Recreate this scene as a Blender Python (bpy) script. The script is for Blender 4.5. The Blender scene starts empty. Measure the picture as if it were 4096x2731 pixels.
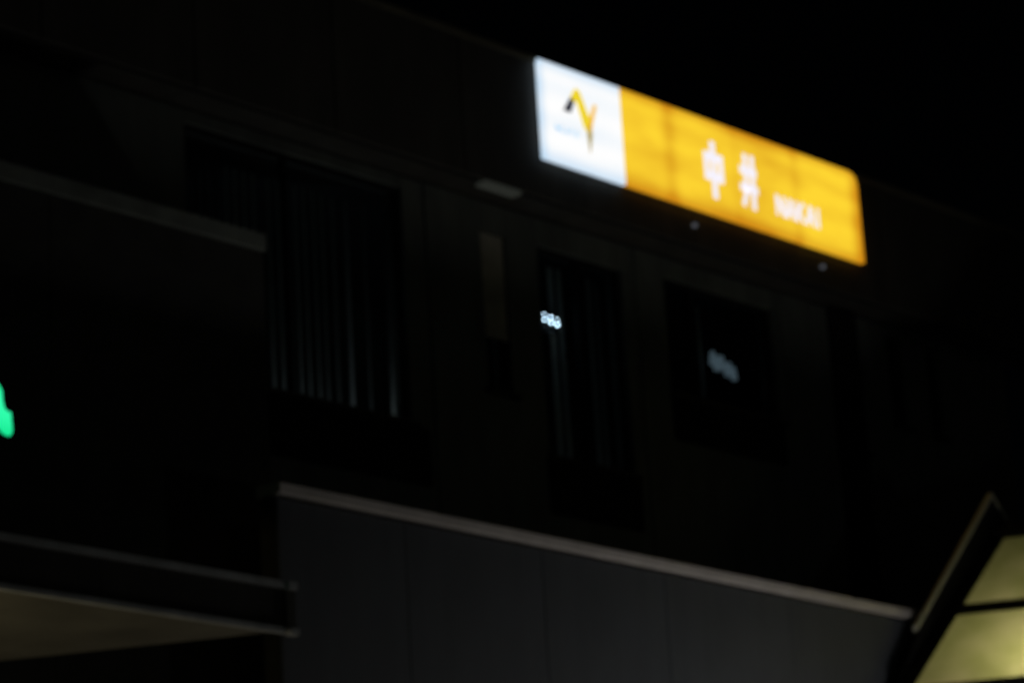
import bpy, bmesh, math, random
from mathutils import Vector, Matrix
random.seed(4)
sc = bpy.context.scene
COL = sc.collection

# ------------------------------------------------------------------ camera
cam_d = bpy.data.cameras.new('camera')
cam = bpy.data.objects.new('camera', cam_d); COL.objects.link(cam)
cam_d.sensor_width = 36.0
cam_d.lens = 109.6
cam_d.clip_start = 0.1
cam_d.clip_end = 4000
R = Matrix(((0.67996624, -0.18025932, -0.7107408),
            (-0.73093514, -0.24348764, -0.63753242),
            (-0.05813544, 0.95300595, -0.29732125)))
M4 = R.to_4x4(); M4.translation = Vector((0, 0, 1.6))
cam.matrix_world = M4
cam_d.dof.use_dof = True
cam_d.dof.focus_distance = 12.0
cam_d.dof.aperture_fstop = 2.6
sc.camera = cam

# ------------------------------------------------------------------ night sky and moonlight
world = bpy.data.worlds.new('World'); sc.world = world; world.use_nodes = True
wn = world.node_tree.nodes; wl = world.node_tree.links
for n in list(wn): wn.remove(n)
sky = wn.new('ShaderNodeTexSky'); sky.sky_type = 'NISHITA'; sky.sun_disc = False
sky.sun_elevation = math.radians(12); sky.sun_rotation = math.radians(200)
bg = wn.new('ShaderNodeBackground'); bg.inputs['Strength'].default_value = 0.00008
wo = wn.new('ShaderNodeOutputWorld')
wl.new(sky.outputs[0], bg.inputs[0]); wl.new(bg.outputs[0], wo.inputs[0])
sd = bpy.data.lights.new('moon', 'SUN'); sd.energy = 0.004; sd.angle = math.radians(0.5); sd.color = (1, .96, .9)
so = bpy.data.objects.new('moon', sd); COL.objects.link(so)
so.rotation_euler = (math.radians(78), 0, math.radians(-20)); so.location = (0, -20, 40)
sc.view_settings.view_transform = 'Standard'; sc.view_settings.look = 'None'
sc.view_settings.exposure = 0; sc.view_settings.gamma = 1; sc.view_settings.use_curve_mapping = False

# ------------------------------------------------------------------ materials
def nodes(name):
    m = bpy.data.materials.new(name); m.use_nodes = True
    nt = m.node_tree
    return m, nt, nt.nodes['Principled BSDF'], nt.nodes['Material Output']

def mat(name, col, rough=.6, metal=0.0, var=.25, scale=3.0, bump=.1, streak=False):
    m, nt, p, out = nodes(name)
    tc = nt.nodes.new('ShaderNodeTexCoord'); mp = nt.nodes.new('ShaderNodeMapping')
    mp.inputs['Scale'].default_value = (1, 1, .25) if streak else (1, 1, 1)
    n1 = nt.nodes.new('ShaderNodeTexNoise'); n1.inputs['Scale'].default_value = scale; n1.inputs['Detail'].default_value = 6
    n2 = nt.nodes.new('ShaderNodeTexNoise'); n2.inputs['Scale'].default_value = scale * 14; n2.inputs['Detail'].default_value = 3
    nt.links.new(tc.outputs['Object'], mp.inputs[0])
    nt.links.new(mp.outputs[0], n1.inputs['Vector']); nt.links.new(tc.outputs['Object'], n2.inputs['Vector'])
    mr = nt.nodes.new('ShaderNodeMapRange')
    mr.inputs['From Min'].default_value = .3; mr.inputs['From Max'].default_value = .7
    mr.inputs['To Min'].default_value = 1 - var; mr.inputs['To Max'].default_value = 1 + var
    nt.links.new(n1.outputs['Fac'], mr.inputs['Value'])
    vm = nt.nodes.new('ShaderNodeVectorMath'); vm.operation = 'SCALE'; vm.inputs[0].default_value = col
    nt.links.new(mr.outputs[0], vm.inputs['Scale']); nt.links.new(vm.outputs[0], p.inputs['Base Color'])
    b = nt.nodes.new('ShaderNodeBump'); b.inputs['Strength'].default_value = bump; b.inputs['Distance'].default_value = .01
    nt.links.new(n2.outputs['Fac'], b.inputs['Height']); nt.links.new(b.outputs[0], p.inputs['Normal'])
    p.inputs['Roughness'].default_value = rough; p.inputs['Metallic'].default_value = metal
    return m

def emis(name, col, strength):
    m, nt, p, out = nodes(name)
    p.inputs['Base Color'].default_value = (*[min(1, c) * .5 for c in col], 1)
    p.inputs['Emission Color'].default_value = (*col, 1); p.inputs['Emission Strength'].default_value = strength
    return m

wall_m = mat('facade_render', (.115, .128, .115), .8, streak=True)
dark_m = mat('dark_metal_cladding', (.05, .048, .04), .55)
black_m = mat('black_frame', (.014, .014, .014), .9)
black_m.node_tree.nodes['Principled BSDF'].inputs['Specular IOR Level'].default_value = .15
fascia_m = mat('fascia_cladding', (.065, .062, .052), .7, streak=True)
panel_m = mat('grey_cladding', (.078, .087, .098), .6, var=.12, streak=True)
coping_m = mat('aluminium_coping', (.66, .62, .59), .5, var=.1)
band_m = mat('pale_coping', (.27, .30, .27), .6)
slat_m = mat('blind_slat', (.6, .64, .64), .6, var=.1)
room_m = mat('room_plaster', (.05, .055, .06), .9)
soffit_m = mat('soffit_board', (.3, .28, .22), .7, scale=1.2)
cab_m = mat('sign_cabinet', (.1, .1, .1), .4, .3)
asphalt_m = mat('asphalt', (.05, .05, .05), .9, scale=8, bump=.5)
pave_m = mat('paving', (.22, .21, .2), .85, scale=5)
white_m = mat('white_paint', (.8, .8, .78), .6)
steel_m = mat('galvanised_steel', (.4, .41, .42), .4, .8)

def glass(name, tint=(.8, .85, .85)):
    m, nt, p, out = nodes(name)
    nt.nodes.remove(p)
    t = nt.nodes.new('ShaderNodeBsdfTransparent'); t.inputs[0].default_value = (*tint, 1)
    g = nt.nodes.new('ShaderNodeBsdfGlossy'); g.inputs['Roughness'].default_value = .03
    lw = nt.nodes.new('ShaderNodeLayerWeight'); lw.inputs[0].default_value = .5
    f = nt.nodes.new('ShaderNodeMath'); f.operation = 'MULTIPLY_ADD'; f.inputs[1].default_value = .10; f.inputs[2].default_value = .03
    nt.links.new(lw.outputs['Facing'], f.inputs[0])
    x = nt.nodes.new('ShaderNodeMixShader')
    nt.links.new(f.outputs[0], x.inputs[0]); nt.links.new(t.outputs[0], x.inputs[1]); nt.links.new(g.outputs[0], x.inputs[2])
    nt.links.new(x.outputs[0], out.inputs[0])
    return m
glass_m = glass('window_glass')

def poly_m(name):
    m, nt, p, out = nodes(name)
    nt.nodes.remove(p)
    tc = nt.nodes.new('ShaderNodeTexCoord'); n = nt.nodes.new('ShaderNodeTexNoise'); n.inputs['Scale'].default_value = 1.6; n.inputs['Detail'].default_value = 5
    nt.links.new(tc.outputs['Object'], n.inputs['Vector'])
    cr = nt.nodes.new('ShaderNodeValToRGB')
    cr.color_ramp.elements[0].position = .3; cr.color_ramp.elements[0].color = (.36, .365, .20, 1)
    cr.color_ramp.elements[1].position = .7; cr.color_ramp.elements[1].color = (.48, .46, .31, 1)
    nt.links.new(n.outputs['Fac'], cr.inputs[0])
    t = nt.nodes.new('ShaderNodeBsdfTranslucent'); d = nt.nodes.new('ShaderNodeBsdfDiffuse')
    nt.links.new(cr.outputs[0], t.inputs[0]); nt.links.new(cr.outputs[0], d.inputs[0])
    x = nt.nodes.new('ShaderNodeMixShader'); x.inputs[0].default_value = .25
    nt.links.new(t.outputs[0], x.inputs[1]); nt.links.new(d.outputs[0], x.inputs[2]); nt.links.new(x.outputs[0], out.inputs[0])
    return m
poly_mat = poly_m('frosted_polycarbonate')

def lightbox(name, centre, edge, strength, seams=(), x0=0, x1=1, z0=14.2, z1=15.44, dim=.25, endfall=.0, noise=.12):
    """Back-lit acrylic: tubes inside make soft bright rows, and the joints between tube sets are dimmer."""
    m, nt, p, out = nodes(name)
    N = nt.nodes; L = nt.links
    g = N.new('ShaderNodeNewGeometry'); sp = N.new('ShaderNodeSeparateXYZ'); L.new(g.outputs['Position'], sp.inputs[0])
    def math_(op, a, b=None, c=None):
        n = N.new('ShaderNodeMath'); n.operation = op
        for i, v in enumerate((a, b, c)):
            if v is None: continue
            if isinstance(v, (int, float)): n.inputs[i].default_value = v
            else: L.new(v, n.inputs[i])
        return n.outputs[0]
    x, z = sp.outputs['X'], sp.outputs['Z']
    # distance to the nearest border of the tray, 0 at the rim
    dz = math_('MINIMUM', math_('SUBTRACT', z, z0), math_('SUBTRACT', z1, z))
    rim = N.new('ShaderNodeMapRange'); rim.interpolation_type = 'SMOOTHSTEP'
    rim.inputs['From Min'].default_value = -.12; rim.inputs['From Max'].default_value = .2
    L.new(dz, rim.inputs['Value'])
    fac = rim.outputs[0]
    if endfall:
        e = N.new('ShaderNodeMapRange'); e.interpolation_type = 'SMOOTHSTEP'
        e.inputs['From Min'].default_value = -.04; e.inputs['From Max'].default_value = abs(endfall)
        L.new(math_('SUBTRACT', x1, x) if endfall > 0 else math_('SUBTRACT', x, x0), e.inputs['Value'])
        fac = math_('MULTIPLY', fac, e.outputs[0])
    # rows of tubes
    row = math_('MULTIPLY', math_('ADD', math_('SINE', math_('MULTIPLY', math_('SUBTRACT', z, z0), 2 * math.pi / .41)), 1), .08)
    fac = math_('SUBTRACT', fac, row)
    for sx, w, s in seams:
        d = math_('DIVIDE', math_('ABSOLUTE', math_('SUBTRACT', x, sx)), w)
        gss = math_('MULTIPLY', math_('POWER', 2.718, math_('MULTIPLY', math_('MULTIPLY', d, d), -1)), s)
        fac = math_('SUBTRACT', fac, gss)
    nz = N.new('ShaderNodeTexNoise'); nz.inputs['Scale'].default_value = 1.3; nz.inputs['Detail'].default_value = 2
    mp = N.new('ShaderNodeMapping'); mp.inputs['Scale'].default_value = (.8, 1, 2.2)
    L.new(g.outputs['Position'], mp.inputs[0]); L.new(mp.outputs[0], nz.inputs['Vector'])
    fac = math_('ADD', fac, math_('MULTIPLY', math_('SUBTRACT', nz.outputs['Fac'], .5), noise * 4))
    cr = N.new('ShaderNodeValToRGB')
    cr.color_ramp.elements[0].position = 0; cr.color_ramp.elements[0].color = (*edge, 1)
    cr.color_ramp.elements[1].position = 1; cr.color_ramp.elements[1].color = (*centre, 1)
    L.new(fac, cr.inputs[0])
    p.inputs['Base Color'].default_value = (0.02, 0.02, 0.02, 1)
    L.new(cr.outputs[0], p.inputs['Emission Color']); p.inputs['Emission Strength'].default_value = strength
    p.inputs['Roughness'].default_value = .3
    p.inputs['Specular IOR Level'].default_value = .1
    return m
white_face = lightbox('lit_white_acrylic', (1.0, 1.0, 1.0), (.50, .70, .90), 1.0, x0=25.22, endfall=-.20, noise=.07)
orange_face = lightbox('lit_orange_acrylic', (1.0, .67, .032), (.64, .26, .008), 1.0,
                       seams=((27.58, .13, .42), (28.84, .10, .14), (29.35, .55, .26), (30.06, .11, .26), (27.0, .4, .12)), x1=31.40, endfall=.3, noise=.24)
letter_lit = emis('lit_white_letter', (.93, .90, 1.0), .98)
logo_black = emis('emblem_charcoal', (.03, .03, .045), 1.0)
logo_yellow = emis('emblem_yellow', (.92, .70, .02), .95)
logo_orange = emis('emblem_orange', (.95, .56, .07), .95)
logo_brown = emis('emblem_olive', (.40, .30, .05), .95)
text_blue = emis('emblem_pale_blue', (.48, .70, .92), .95)
text_grey = emis('emblem_pale_grey', (.66, .76, .82), .95)
green_lit = lightbox('lit_green_acrylic', (.03, 1.0, .42), (.0, .75, .25), 1.0, z0=9.25, z1=9.75, noise=.05)

# ------------------------------------------------------------------ builders
def place(ob, parent):
    """Give the mesh its own origin (centre of its base), then parent it to its thing."""
    me = ob.data
    xs = [v.co for v in me.vertices]
    lo = Vector([min(c[i] for c in xs) for i in range(3)]); hi = Vector([max(c[i] for c in xs) for i in range(3)])
    o = Vector(((lo.x + hi.x) / 2, (lo.y + hi.y) / 2, lo.z))
    for v in me.vertices: v.co -= o
    if parent is not None:
        ob.parent = parent; ob.location = o - wloc(parent)
    else: ob.location = o
    ob['_'] = 0; del ob['_']
    return ob
def wloc(o):
    l = Vector(o.location)
    while o.parent: o = o.parent; l += Vector(o.location)
    return l
def finish(name, bm, m, parent=None, label=None):
    bmesh.ops.recalc_face_normals(bm, faces=bm.faces)
    me = bpy.data.meshes.new(name); bm.to_mesh(me); bm.free()
    me.materials.append(m)
    ob = bpy.data.objects.new(name, me); COL.objects.link(ob)
    if label: ob['label'] = label
    return place(ob, parent)
def hexa(bm, pts):
    v = [bm.verts.new(p) for p in pts]
    for f in ((0, 1, 2, 3), (4, 7, 6, 5), (0, 4, 5, 1), (1, 5, 6, 2), (2, 6, 7, 3), (3, 7, 4, 0)):
        bm.faces.new([v[i] for i in f])
def bx(bm, x0, x1, y0, y1, z0, z1):
    hexa(bm, [(x0, y0, z0), (x1, y0, z0), (x1, y1, z0), (x0, y1, z0), (x0, y0, z1), (x1, y0, z1), (x1, y1, z1), (x0, y1, z1)])
def box(name, x0, x1, y0, y1, z0, z1, m, parent=None, bev=0.0, label=None):
    bm = bmesh.new(); bx(bm, x0, x1, y0, y1, z0, z1)
    if bev: bmesh.ops.bevel(bm, geom=bm.edges[:], offset=bev, segments=1, affect='EDGES')
    return finish(name, bm, m, parent, label)
def prism(bm, poly, y0, y1):
    a = [bm.verts.new((x, y0, z)) for x, z in poly]; b = [bm.verts.new((x, y1, z)) for x, z in poly]
    bm.faces.new(a); bm.faces.new(b[::-1])
    n = len(poly)
    for i in range(n): bm.faces.new([a[i], b[i], b[(i + 1) % n], a[(i + 1) % n]])
def extr(bm, poly3, vec):
    a = [bm.verts.new(p) for p in poly3]; b = [bm.verts.new(Vector(p) + Vector(vec)) for p in poly3]
    bm.faces.new(a); bm.faces.new(b[::-1])
    n = len(poly3)
    for i in range(n): bm.faces.new([a[i], b[i], b[(i + 1) % n], a[(i + 1) % n]])
def cyl(bm, p, q, r, seg=12, r2=None):
    p, q = Vector(p), Vector(q); d = q - p
    M = Matrix.Translation((p + q) / 2) @ d.to_track_quat('Z', 'Y').to_matrix().to_4x4()
    bmesh.ops.create_cone(bm, cap_ends=True, segments=seg, radius1=r, radius2=r if r2 is None else r2, depth=d.length, matrix=M)
def thing(name, loc, label, cat, group=None):
    o = bpy.data.objects.new(name, None); COL.objects.link(o); o.location = loc; o.empty_display_size = .3
    o['label'] = label; o['category'] = cat
    if group: o['group'] = group
    return o
def copy_part(o, parent, shift):
    c = o.copy(); COL.objects.link(c); c.parent = parent; c.location = Vector(o.location) + Vector(shift)
    return c

# ------------------------------------------------------------------ ground
g = box('ground', -300, 400, -300, 300, -.5, 0, asphalt_m); g['kind'] = 'structure'
p_ = box('pavement', -20, 60, 15.5, 18.0, .004, .14, pave_m); p_['kind'] = 'structure'
mk = bmesh.new()
for i in range(18):
    bx(mk, -16 + i * 4, -14 + i * 4, 8.0, 8.15, .004, .008)
finish('road', mk, white_m)
bpy.data.objects['road']['kind'] = 'structure'

# ------------------------------------------------------------------ station building
B = thing('station_building', (27, 22.6, 0), 'dark station building with a row of unlit windows under a deep fascia behind the parapet', 'building')
YF = 22.6; YB = 26.0
ZS = 13.75                                   # soffit level
# (x0, x1, sill, head) of every opening
OP = [(20.3, 23.5, 10.9, 13.62), (24.76, 25.17, 11.5, 13.40), (25.72, 27.22, 10.88, 13.42), (28.0, 30.12, 12.03, 13.50),
      (32.56, 32.90, 12.40, 13.62), (33.45, 33.72, 12.38, 13.62)]
def piece(x0, x1, z0, z1): box('wall', x0, x1, YF, YF + .25, z0, z1, wall_m, B)
cur = 16.0
for x0, x1, s, h in OP:
    piece(cur, x0, 8.2, ZS)
    piece(x0, x1, 8.2, s); piece(x0, x1, h, ZS)
    cur = x1
piece(cur, 35.3, 8.2, ZS)
box('side_wall', 35.04, 35.3, YF + .25, YB, 8.2, ZS, wall_m, B)
box('back_wall', 16.0, 35.3, YB, YB + .2, 0, 15.3, wall_m, B)
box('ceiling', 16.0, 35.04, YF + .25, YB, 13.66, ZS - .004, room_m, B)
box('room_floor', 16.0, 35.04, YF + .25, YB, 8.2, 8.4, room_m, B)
# dark recess and rain pipe
box('downpipe_box', 31.28, 31.80, YF - .10, YF - .002, 8.9, ZS - .004, black_m, B)
for k in range(4): box('bracket', 31.22, 31.86, YF - .13, YF - .101, 9.6 + k * 1.1, 9.66 + k * 1.1, black_m, B)
# slim pilasters of the facade
for x0, x1 in ((23.85, 24.55), (27.45, 27.95), (30.3, 30.95)):
    box('pilaster', x0, x1, YF - .02, YF - .003, 8.9, ZS - .004, wall_m, B)
# fascia: separate panels, joints recessed
xs = [16.0, 18.0, 20.0, 22.0, 24.0, 26.0, 28.0, 30.0, 32.0, 34.0, 36.0]
box('fascia_backing', 16.0, 36.0, 22.12, 22.19, ZS + .004, 15.38, black_m, B)
for a, b in zip(xs[:-1], xs[1:]):
    box('fascia_panel', a + .008, b - .008, 22.07, 22.116, ZS, 15.40, fascia_m, B, .004)
box('fascia_cap', 16.0, 36.02, 22.03, 22.27, 15.41, 15.47, mat('roof_edge_metal', (.12, .11, .075), .6), B)
box('roof', 16.0, 36.0, 22.275, YB + .2, 15.30, 15.42, dark_m, B)
for a, b in zip(xs[:-1], xs[1:]):
    box('soffit_panel', a + .006, b - .006, 22.195, YF - .004, ZS + .02, ZS + .05, soffit_m if a < 0 else dark_m, B)
box('soffit_glow_plate', 24.32, 24.92, 22.07, 22.22, ZS - .05, ZS - .004, emis('soffit_plate_emission', (.30, .33, .28), .045), B,  # bright soffit edge, its lightness put in as faint emission
    label='pale soffit piece left of the sign, its brightness set as emission')
for x in (28.009, 30.548):  # glints on the bolt heads, painted as emission
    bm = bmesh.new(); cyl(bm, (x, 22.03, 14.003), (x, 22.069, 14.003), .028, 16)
    finish('fascia_glint', bm, emis('fascia_glint_emission', (.42, .46, .55), .13), B, label='tiny round glint on the fascia, set as dim emission')

def window(x0, x1, z0, z1, mull=()):
    f = .05
    bm = bmesh.new()
    bx(bm, x0 + .002, x0 + f, YF + .05, YF + .13, z0 + .002, z1 - .002); bx(bm, x1 - f, x1 - .002, YF + .05, YF + .13, z0 + .002, z1 - .002)
    bx(bm, x0 + f, x1 - f, YF + .05, YF + .13, z0 + .002, z0 + f); bx(bm, x0 + f, x1 - f, YF + .05, YF + .13, z1 - f, z1 - .002)
    for mx in mull: bx(bm, mx - .025, mx + .025, YF + .052, YF + .128, z0 + f, z1 - f)
    w = finish('window', bm, black_m, B)
    edges = [x0 + f] + [v for mx in mull for v in (mx - .025, mx + .025)] + [x1 - f]
    for i in range(0, len(edges), 2):
        box('pane', edges[i], edges[i + 1], YF + .085, YF + .091, z0 + f, z1 - f, glass_m, w)
    box('sill', x0 - .05, x1 + .05, YF - .09, YF - .004, z0 - .05, z0 - .004, dark_m, w)
    return w
W = [window(*OP[0][:4], mull=(21.78,)), window(*OP[1]), window(*OP[2], mull=(26.47,)), window(*OP[3], mull=(28.55,)), window(*OP[4]), window(*OP[5])]
# black louvred boxes under the sills
for x0, x1, z0, z1 in ((21.36, 23.7, 10.2, 10.84), (25.68, 27.24, 10.2, 10.82), (28.0, 30.12, 11.45, 11.97)):
    s = box('spandrel_box', x0, x1, YF - .07, YF - .003, z0, z1, black_m, B)
    n = int((z1 - z0) / .1)
    for k in range(n):
        box('louvre', x0 + .03, x1 - .03, YF - .095, YF - .0705, z0 + .03 + k * .1, z0 + .08 + k * .1, black_m, s)
# vertical blinds in the first window; the slats hang at uneven angles
def slat(x, z0, z1, w, ang, parent, y=YF + .39):
    z0 = min(z0, 10.4) if z0 < 11.5 else z0 - .4
    bm = bmesh.new(); bx(bm, -w / 2, w / 2, -.003, .003, 0, z1 - z0)
    bmesh.ops.rotate(bm, verts=bm.verts, cent=(0, 0, 0), matrix=Matrix.Rotation(math.radians(ang), 3, 'Z'))
    bmesh.ops.translate(bm, verts=bm.verts, vec=(x * y / YF, y, z0))
    return finish('slat', bm, slat_m, parent)
for x in (20.87, 20.99, 21.12, 21.25, 21.465, 21.607, 21.858, 21.984, 22.124, 22.251, 22.411): slat(x, 10.93, 13.45, .062, 20, W[0])
for x in (22.60, 22.86, 20.45, 20.58, 20.72, 21.73): slat(x, 10.93, 13.45, .085, 78, W[0])
slat(23.215, 10.96, 13.45, .065, 5, W[0])
# pale roller blind half way down in the slim window
box('roller_blind', 24.78, 25.15, YF + .02, YF + .03, 12.13, 13.38, mat('roller_blind_cloth', (.38, .37, .31), .9), W[1])
# curtain strips in the other windows
for x, w in ((25.92, .12), (26.07, .1), (26.60, .10), (26.74, .08)): slat(x, 10.93, 13.38, w, 12, W[2])
for x, w in ((28.42, .05), (28.62, .07)): slat(x, 12.08, 13.44, w, 10, W[3])

# ------------------------------------------------------------------ window reflections and added lights inside the rooms
def lamp(name, kind, loc, energy, col, size=.1, **k):
    d = bpy.data.lights.new(name, kind); d.energy = energy; d.color = col
    if kind == 'POINT': d.shadow_soft_size = size
    if kind == 'AREA': d.size = size; d.size_y = k.get('sy', size); d.shape = 'RECTANGLE'
    o = bpy.data.objects.new(name, d); COL.objects.link(o); o.location = loc
    return o
reflection_m = emis('reflection_cool_glow', (.62, .80, 1.0), 14)
L1 = thing('led_reflection', (26.15, 22.78, 12.40), 'reflection of six cool white lights in the tall window below the sign, made of glowing balls behind the glass', 'lamp')  # reflection in the window, built as glowing balls behind the glass
box('reflection_backing', 25.955, 26.265, 22.83, 22.86, 12.48, 12.72, black_m, L1, .005)
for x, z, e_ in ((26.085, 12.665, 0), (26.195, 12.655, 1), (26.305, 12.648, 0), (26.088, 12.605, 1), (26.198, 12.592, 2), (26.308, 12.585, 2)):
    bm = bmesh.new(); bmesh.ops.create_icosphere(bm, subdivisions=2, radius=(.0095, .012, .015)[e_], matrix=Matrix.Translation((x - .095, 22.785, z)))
    finish('reflection_dot', bm, reflection_m, L1)
L2 = thing('blue_reflection', (29.5, 22.95, 12.6), 'dim bluish reflection in the wide window at right, made of four glowing shapes', 'lamp')  # reflected bluish smear, built as glowing cones behind the pane
blue_reflection_m = emis('blue_reflection_glow', (.34, .46, .56), .19)
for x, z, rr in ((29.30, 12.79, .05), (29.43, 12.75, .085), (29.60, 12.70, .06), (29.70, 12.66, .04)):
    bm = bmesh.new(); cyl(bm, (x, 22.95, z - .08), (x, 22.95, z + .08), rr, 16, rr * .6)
    finish('reflection_blob', bm, blue_reflection_m, L2)
box('reflection_bar', 29.28, 29.7, 22.965, 22.985, 12.80, 12.815, black_m, L2)
def added_sill_strip(x0, x1, z, energy, label):  # hidden light added below the sill to brighten the slats
    t = thing('added_sill_light', ((x0 + x1) / 2, 22.917, z), label, 'lamp')
    box('housing', x0, x1, 22.905, 22.93, z, z + .015, black_m, t)
    box('diffuser', x0 + .01, x1 - .01, 22.907, 22.928, z + .0155, z + .018, emis('strip_glow', (.75, .88, 1.0), .4), t)
    l = lamp('added_sill_glow', 'AREA', ((x0 + x1) / 2, 22.917, z + .02), energy, (.90, .95, 1.0), x1 - x0 - .05, sy=.012)
    l.rotation_euler = (math.pi, 0, 0)
added_sill_strip(21.30, 22.80, 10.58, .85, 'thin unseen strip light added below the sill to brighten the vertical blinds')
added_sill_strip(23.45, 23.75, 10.58, 1.1, 'very short unseen strip light added at the right end of the blinds window')
added_sill_strip(26.20, 27.50, 10.56, .10, 'thin unseen strip light added below the sill of the tall window under the sign')
d2 = lamp('reflection_fill_glow', 'POINT', (26.13, 22.80, 12.44), .07, (.75, .88, 1.0), .03)  # added point light for the pale streaks below the reflection

# ------------------------------------------------------------------ the illuminated sign
S = thing('station_sign', (28.3, 21.95, 14.2), 'long lit sign, white end with emblem, orange part reading 中井 NAKAI', 'sign')
YS = 22.0
bm = bmesh.new(); bx(bm, 25.27, 31.435, YS + .052, 22.068, 14.195, 15.455)
finish('cabinet', bm, cab_m, S)
box('white_face', 25.275, 26.705, YS, YS + .05, 14.212, 15.440, white_face, S)
seams = [26.709, 27.53, 28.84, 30.02, 31.405]
for a, b in zip(seams[:-1], seams[1:]):
    if b > 31:
        pts = [(a + .002, 14.212), (b - .02, 14.212), (b, 14.23), (b, 15.28), (b - .03, 15.37), (b - .10, 15.425), (b - .2, 15.44), (a + .002, 15.44)]
        bm = bmesh.new(); prism(bm, pts, YS, YS + .05); finish('orange_face', bm, orange_face, S)
    else: box('orange_face', a + .002, b - .002, YS, YS + .05, 14.212, 15.440, orange_face, S)
YL = YS - .003
def flat(name, polys, m, parent=S, label=None, y=YL):
    bm = bmesh.new()
    for pl in polys: prism(bm, pl, y - .004, y)
    return finish(name, bm, m, parent, label)
def bar(x0, z0, x1, z1, w):
    d = Vector((x1 - x0, z1 - z0)).normalized(); n = Vector((-d.y, d.x)) * w / 2
    return [(x0 + n.x, z0 + n.y), (x1 + n.x, z1 + n.y), (x1 - n.x, z1 - n.y), (x0 - n.x, z0 - n.y)]
# emblem: charcoal foot, yellow N stroke, orange arm, olive tip
E = flat('emblem', [[(25.800, 15.095), (25.890, 15.225), (25.965, 15.205), (26.118, 14.90), (26.078, 14.70), (26.005, 14.76), (25.898, 15.06), (25.862, 15.040)]], logo_yellow)
flat('emblem_foot', [[(25.800, 15.092), (25.860, 15.040), (25.788, 14.885), (25.655, 14.890)]], logo_black, E)
flat('emblem_arm', [[(26.110, 14.90), (26.205, 15.10), (26.262, 15.09), (26.165, 14.83), (26.135, 14.70), (26.10, 14.80)]], logo_orange, E)
flat('emblem_tip', [[(26.055, 14.75), (26.112, 14.897), (26.150, 14.70), (26.088, 14.44)]], logo_brown, E)
# small faint line of letters under the emblem
def letters(word, x, z, h, w, gap, t, m):
    G = {'N': [(0, 0, 0, 1), (0, 1, 1, 0), (1, 0, 1, 1)], 'A': [(0, 0, .5, 1), (.5, 1, 1, 0), (.22, .35, .78, .35)],
         'K': [(0, 0, 0, 1), (0, .42, 1, 1), (.25, .55, 1, 0)], 'I': [(.5, 0, .5, 1)], 'C': [(1, 1, 0, .8), (0, .8, 0, .2), (0, .2, 1, 0)],
         'T': [(0, 1, 1, 1), (.5, 0, .5, 1)], 'S': [(1, 1, 0, .8), (0, .8, 1, .3), (1, .3, 0, 0)]}
    for ch in word:
        ww = w * (.35 if ch == 'I' else 1)
        pls = []
        for k, (a, b, c, d) in enumerate(G[ch]):
            pls.append(bar(x + a * ww, z + b * h, x + c * ww, z + d * h, t))
        bm = bmesh.new()
        for k, pl in enumerate(pls): prism(bm, pl, YL - .004 - k * .0015, YL)
        finish('letter', bm, m, S)
        x += ww + gap
letters('NCATS', 25.50, 14.60, .075, .055, .030, .018, text_blue)
letters('NAKAI', 29.63, 14.48, .27, .145, .058, .052, letter_lit)
# the two characters
flat('character', [bar(28.402, 14.415, 28.402, 15.165, .105)], letter_lit)
c1 = bpy.data.objects['character']
bm = bmesh.new()
prism(bm, bar(28.402, 14.415, 28.402, 15.165, .10), YL - .004, YL)
for pl in (bar(28.225, 14.955, 28.58, 14.955, .11), bar(28.225, 14.70, 28.58, 14.70, .12)): prism(bm, pl, YL - .0055, YL)
for pl in (bar(28.262, 14.65, 28.262, 15.005, .085), bar(28.545, 14.65, 28.545, 15.005, .085)): prism(bm, pl, YL - .007, YL)
bpy.data.objects.remove(c1); finish('character', bm, letter_lit, S)
bm = bmesh.new()
for pl in (bar(28.92, 14.93, 29.25, 14.93, .105), bar(28.91, 14.70, 29.26, 14.70, .105)): prism(bm, pl, YL - .0055, YL)
for pl in (bar(29.035, 15.155, 29.035, 14.66, .075), bar(29.04, 14.68, 28.955, 14.455, .075), bar(29.175, 15.155, 29.160, 14.435, .08)): prism(bm, pl, YL - .007, YL)
finish('character', bm, letter_lit, S)

# ------------------------------------------------------------------ parapet wall and terrace
P = thing('parapet_wall', (25, 20.5, 0), 'grey panelled parapet wall with a pale aluminium coping, in front of the dark windows', 'wall')
box('core', 19.45, 34.9, 20.55, 20.75, 0, 9.02, dark_m, P)
jx = [19.47 + 1.95 * i for i in range(-1, 9)]
jx = [19.45, 21.14, 23.12, 25.05, 27.20, 29.20, 31.20, 33.1, 34.9]
for a, b in zip(jx[:-1], jx[1:]):
    box('panel', a + .0025, b - .0025, 20.51, 20.546, 4.9, 9.0, panel_m, P, .004)
    box('panel', a + .0025, b - .0025, 20.51, 20.546, .1, 4.87, panel_m, P, .004)
jc = [19.45, 21.14, 23.12, 25.05, 27.27, 29.98]
for a, b in zip(jc[:-1], jc[1:]):
    bm = bmesh.new()
    extr(bm, [(a + .004, 20.46, 9.04), (a + .004, 20.46, 9.13), (a + .004, 20.50, 9.15), (a + .004, 20.80, 9.16), (a + .004, 20.80, 9.04)], (b - a - .008, 0, 0))
    finish('coping', bm, coping_m, P)
box('terrace', 20.345, 35.3, 20.76, YF - .004, 8.0, 8.35, pave_m).__setitem__('kind', 'structure')

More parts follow.
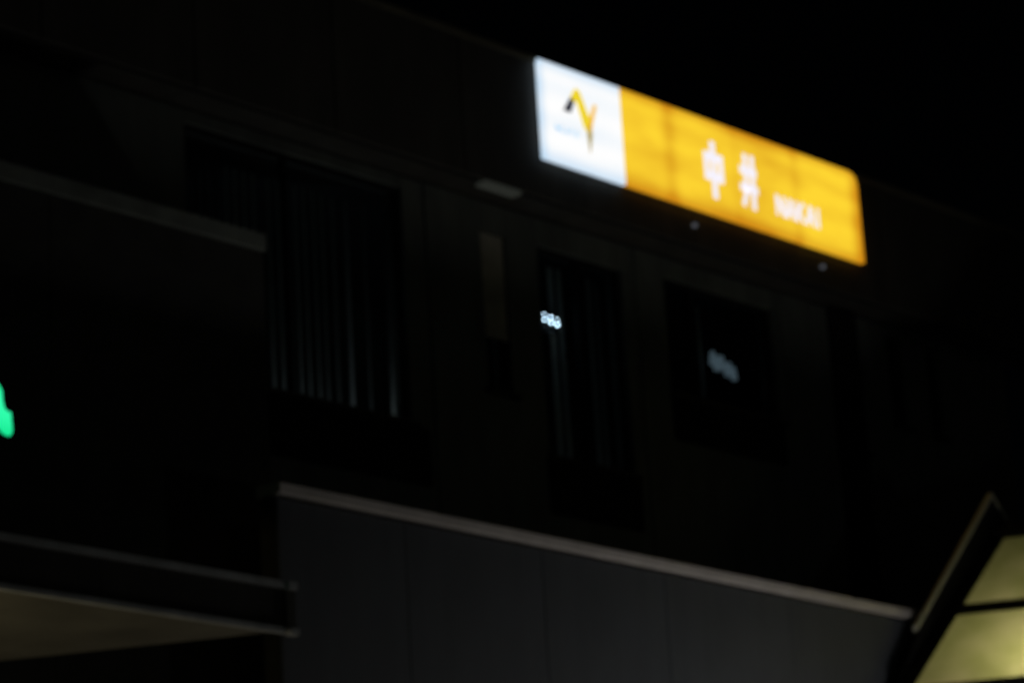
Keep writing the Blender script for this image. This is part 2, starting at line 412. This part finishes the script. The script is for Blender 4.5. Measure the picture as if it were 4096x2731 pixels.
# ------------------------------------------------------------------ left annex
A = thing('annex', (14, 21.5, 0), 'dark windowless annex at left with a pale coping band along its top', 'building')
ax = [8.0, 10.4, 12.8, 15.2, 17.6, 20.34]
box('core', 8.0, 20.34, 21.55, 22.59, 0, 11.88, dark_m, A)
for a, b in zip(ax[:-1], ax[1:]):
    box('wall_panel', a + .006, b - .006, 21.505, 21.546, 0, 11.87, mat('annex_cladding', (.055, .055, .05), .7) if a == 8.0 else bpy.data.materials['annex_cladding'], A)
    box('coping', a + .003, b - .003, 21.46, 22.595, 11.885, 12.055, band_m, A)
box('drip', 20.345, 20.40, 21.6, 21.66, 9.0, 11.88, band_m, A, label='thin pale downpipe on the annex corner')

# ------------------------------------------------------------------ left canopy
K = thing('canopy', (15, 19, 7.25), 'flat canopy at lower left with two thin pale trims and a warmly lit soffit', 'canopy')
def skew(x): return x
e = Vector((.507, -.862, 0))
def canopy_slab(name, z0, z1, off, m, x0=8.0, label=None):
    # plan: front edge along the street, right end running back along the skewed side street
    yb = 21.50
    xr = 18.137 + off
    xb = xr - (yb - 19) * .507 / .862
    bm = bmesh.new()
    extr(bm, [(x0, 19 - off, z0), (xr, 19 - off, z0), (xb, yb, z0), (x0, yb, z0)], (0, 0, z1 - z0))
    return finish(name, bm, m, K, label)
canopy_slab('soffit', 7.295, 7.33, 0, soffit_m)
canopy_slab('core', 7.334, 7.62, -.01, dark_m)
for z0, z1 in ((7.245, 7.292), (7.64, 7.700)):
    box('trim', 8.0, 18.02, 18.94, 19.0, z0, z1, mat('canopy_trim', (.82, .85, .86), .5) if z0 < 7.5 else bpy.data.materials['canopy_trim'], K)
    box('trim', 18.06, 18.16, 18.93, 19.005, z0 - .003, z1 + .003, bpy.data.materials['canopy_trim'], K)
box('corner_post', 18.04, 18.14, 18.95, 18.998, 7.296, 7.635, mat('canopy_post', (.10, .10, .075), .6), K)
fx = [8.0, 10.0, 12.0, 14.0, 16.0, 18.02]
for a, b in zip(fx[:-1], fx[1:]):
    box('fascia_panel', a + .004, b - .004, 18.965, 18.99, 7.296, 7.636, fascia_m, K)
box('roof_sheet', 8.0, 16.6, 19.02, 21.49, 7.625, 7.64, dark_m, K)
box('support_post', 10.2, 10.32, 19.1, 19.22, 0, 7.29, steel_m, K)

# ------------------------------------------------------------------ green lit letter at the left edge
G_ = thing('green_sign', (16.3, 21.4, 9.2), 'bright green lit letter cut off by the left edge of the photo', 'sign')
y0 = 21.0
pts = [(16.601, 9.690), (16.625, 9.655), (16.632, 9.56), (16.650, 9.50), (16.680, 9.475), (16.722, 9.472), (16.728, 9.40), (16.738, 9.31), (16.728, 9.275), (16.705, 9.25), (16.67, 9.25), (16.625, 9.265),
       (16.59, 9.30), (16.50, 9.42), (16.35, 9.52), (16.34, 9.62), (16.47, 9.62), (16.48, 9.72), (16.56, 9.74)]
bm = bmesh.new(); prism(bm, pts, y0, y0 + .01); finish('face', bm, green_lit, G_)
bm = bmesh.new(); prism(bm, pts, y0 + .011, y0 + .09); finish('letter_body', bm, black_m, G_)
for z in (9.35, 9.55): box('bracket', 16.45, 16.5, y0 + .091, 21.50, z, z + .03, black_m, G_)

# ------------------------------------------------------------------ gabled glazed canopy at lower right
Q = thing('glazed_canopy', (31.09, 20.3, 7.1), 'gabled canopy with yellow-green frosted roof panes lit from inside, at lower right', 'canopy')
PX, PZ = 31.09, 10.74
def zo(x): return PZ - abs(x - PX) * 1.005            # top of the gable upstand
def zi(x): return 10.24 - abs(x - PX) * .93           # roof plane
XL, XR = 28.3, 33.9
bm = bmesh.new()
prism(bm, [(28.76, 8.12), (29.46, zo(29.46) - .07), (PX, PZ - .07), (XR, zo(XR) - .07), (XR, zi(XR) - .25), (PX, 9.98), (28.66, zi(28.66) - .2)], 20.255, 20.31)
finish('gable_frame', bm, black_m, Q)
cap_m = mat('verge_capping', (.52, .52, .42), .5, var=.1)
for a, b in ((29.24, PX), (PX, 31.9)):
    s = .004 if a < PX else -.004
    bm = bmesh.new()
    pl = [(a, zo(a) - .06), (b, zo(b) - .06), (b, zo(b)), (a, zo(a))]
    prism(bm, pl, 20.25, 20.31)
    finish('verge_cap', bm, cap_m, Q)
LEN = 5.2
bm = bmesh.new()
prism(bm, [(28.68, 6.9), (XR - .6, 7.3), (XR - .6, zi(XR - .6) - .1), (PX, 10.08), (28.68, zi(28.68) - .06)], 20.312, 20.40)
finish('gable_light_block', bm, dark_m, Q)  # added behind the frame to stop the tube light leaking out
def strip(name, x0, x1, up0, up1, m, t0=0.0, t1=LEN):
    """a piece lying in the roof plane from x0 to x1, between distances t0 and t1 along the ridge direction"""
    n = Vector((-.632, -.372, .680)) if (x0 + x1) / 2 < PX else Vector((.632 * .5, .2, .68)).normalized()
    o = Vector((0, 20.25, 0))
    a = Vector((x0, 20.25, zi(x0))) + e * t0; b = Vector((x1, 20.25, zi(x1))) + e * t0
    bm = bmesh.new(); extr(bm, [a + n * up0, b + n * up0, b + n * up1, a + n * up1], e * (t1 - t0))
    return finish(name, bm, m, Q)
strip('ridge_beam', 30.99, PX, -.10, .10, black_m)
rows = [(29.93, 30.985), (28.76, 29.82)]
pur = [(29.82, 29.93), (28.69, 28.76)]
strip('edge_flashing', 28.69, 30.99, .003, .03, black_m, 0, .15)
tt = [.06, 1.75, 3.45, 5.15]
for x0, x1 in pur: strip('purlin', x0, x1, -.06, .04, black_m, .02)
for t in tt: strip('rafter', 28.69, 30.99, -.13, -.062, black_m, t - .03, t + .03)
for x0, x1 in rows:
    for a, b in zip(tt[:-1], tt[1:]): strip('roof_pane', x0 - .004 + .008, x1 - .004, -.012, 0, poly_mat, a + .004, b - .004)
bm = bmesh.new()
q0 = Vector((28.67, 20.252, zi(28.67))); extr(bm, [q0 + Vector((0, 0, .03)), q0 + Vector((.03, 0, .03)), q0 + Vector((.03, 0, -1.2)), q0 + Vector((0, 0, -1.2))], e * LEN)
finish('eave_light_block', bm, black_m, Q)  # unseen board added to keep the tube light off the wall
# far slope of the gable
strip('far_slope', PX, 33.8, -.05, 0, black_m)
# posts down to the street
for x, t in ((28.8, 5.0), (33.5, 5.0)):
    q = Vector((x, 20.25, 0)) + e * t
    bm = bmesh.new(); cyl(bm, (q.x, q.y, 0), (q.x, q.y, zi(x) - .1), .07); finish('post', bm, steel_m, Q)
# strip light under the near slope
TL = thing('tube_light', (30.6, 18.5, 7.4), 'warm white tube light glowing behind the frosted panes of the gabled canopy', 'lamp')
bm = bmesh.new(); cyl(bm, (30.35, 18.9, 7.45), (30.9, 17.96, 7.45), .02); finish('tube', bm, emis('tube_glow', (1, .9, .6), 6), TL)
bm = bmesh.new(); extr(bm, [(30.32, 18.88, 7.48), (30.42, 18.94, 7.48), (30.42, 18.94, 7.53), (30.32, 18.88, 7.53)], (.5, -.86, 0)); finish('housing', bm, white_m, TL)
for z in (7.53,):
    bm = bmesh.new(); cyl(bm, (30.6, 18.47, 7.53), (30.6, 18.47, zi(30.6) + .3), .006); finish('hanger', bm, steel_m, TL)
tl = lamp('tube_light_glow', 'POINT', (30.40, 19.02, 7.75), 200, (1.0, .93, .78), .12)
tl2 = lamp('tube_light_glow', 'POINT', (31.6, 18.4, 7.6), 135, (1.0, .96, .80), .25)

# ------------------------------------------------------------------ street lamps below the picture
def street_lamp(x, y, h, label, energy, col):
    t = thing('street_lamp', (x, y, 0), label, 'street lamp', 'street lamps along the pavement')
    bm = bmesh.new(); cyl(bm, (x, y, 0), (x, y, h), .07, 16, .045); finish('pole', bm, steel_m, t)
    bm = bmesh.new(); cyl(bm, (x, y, .0), (x, y, .35), .12, 16, .1); finish('base', bm, steel_m, t)
    bm = bmesh.new(); cyl(bm, (x, y, h), (x, y, h + .12), .10, 16, .06); finish('lamp_cap', bm, black_m, t)
    bm = bmesh.new(); bmesh.ops.create_icosphere(bm, subdivisions=3, radius=.15, matrix=Matrix.Translation((x, y, h + .26))); finish('lamp_globe', bm, emis('globe_glow', col, 2.5), t)
    lamp('street_lamp_glow', 'POINT', (x, y - .0, h + .62), energy, col, .32)
street_lamp(26.6, 18.1, 4.0, 'globe street lamp close in front of the panelled wall', 165, (1.0, .95, .91))
street_lamp(25.5, 8.5, 5.0, 'unseen globe street lamp added across the road to light the facade', 26, (.90, 1.0, .92))  # unseen lamp added as fill light for the facade
street_lamp(12.4, 20.2, 3.4, 'globe street lamp under the flat canopy', 45, (1.0, .86, .5))
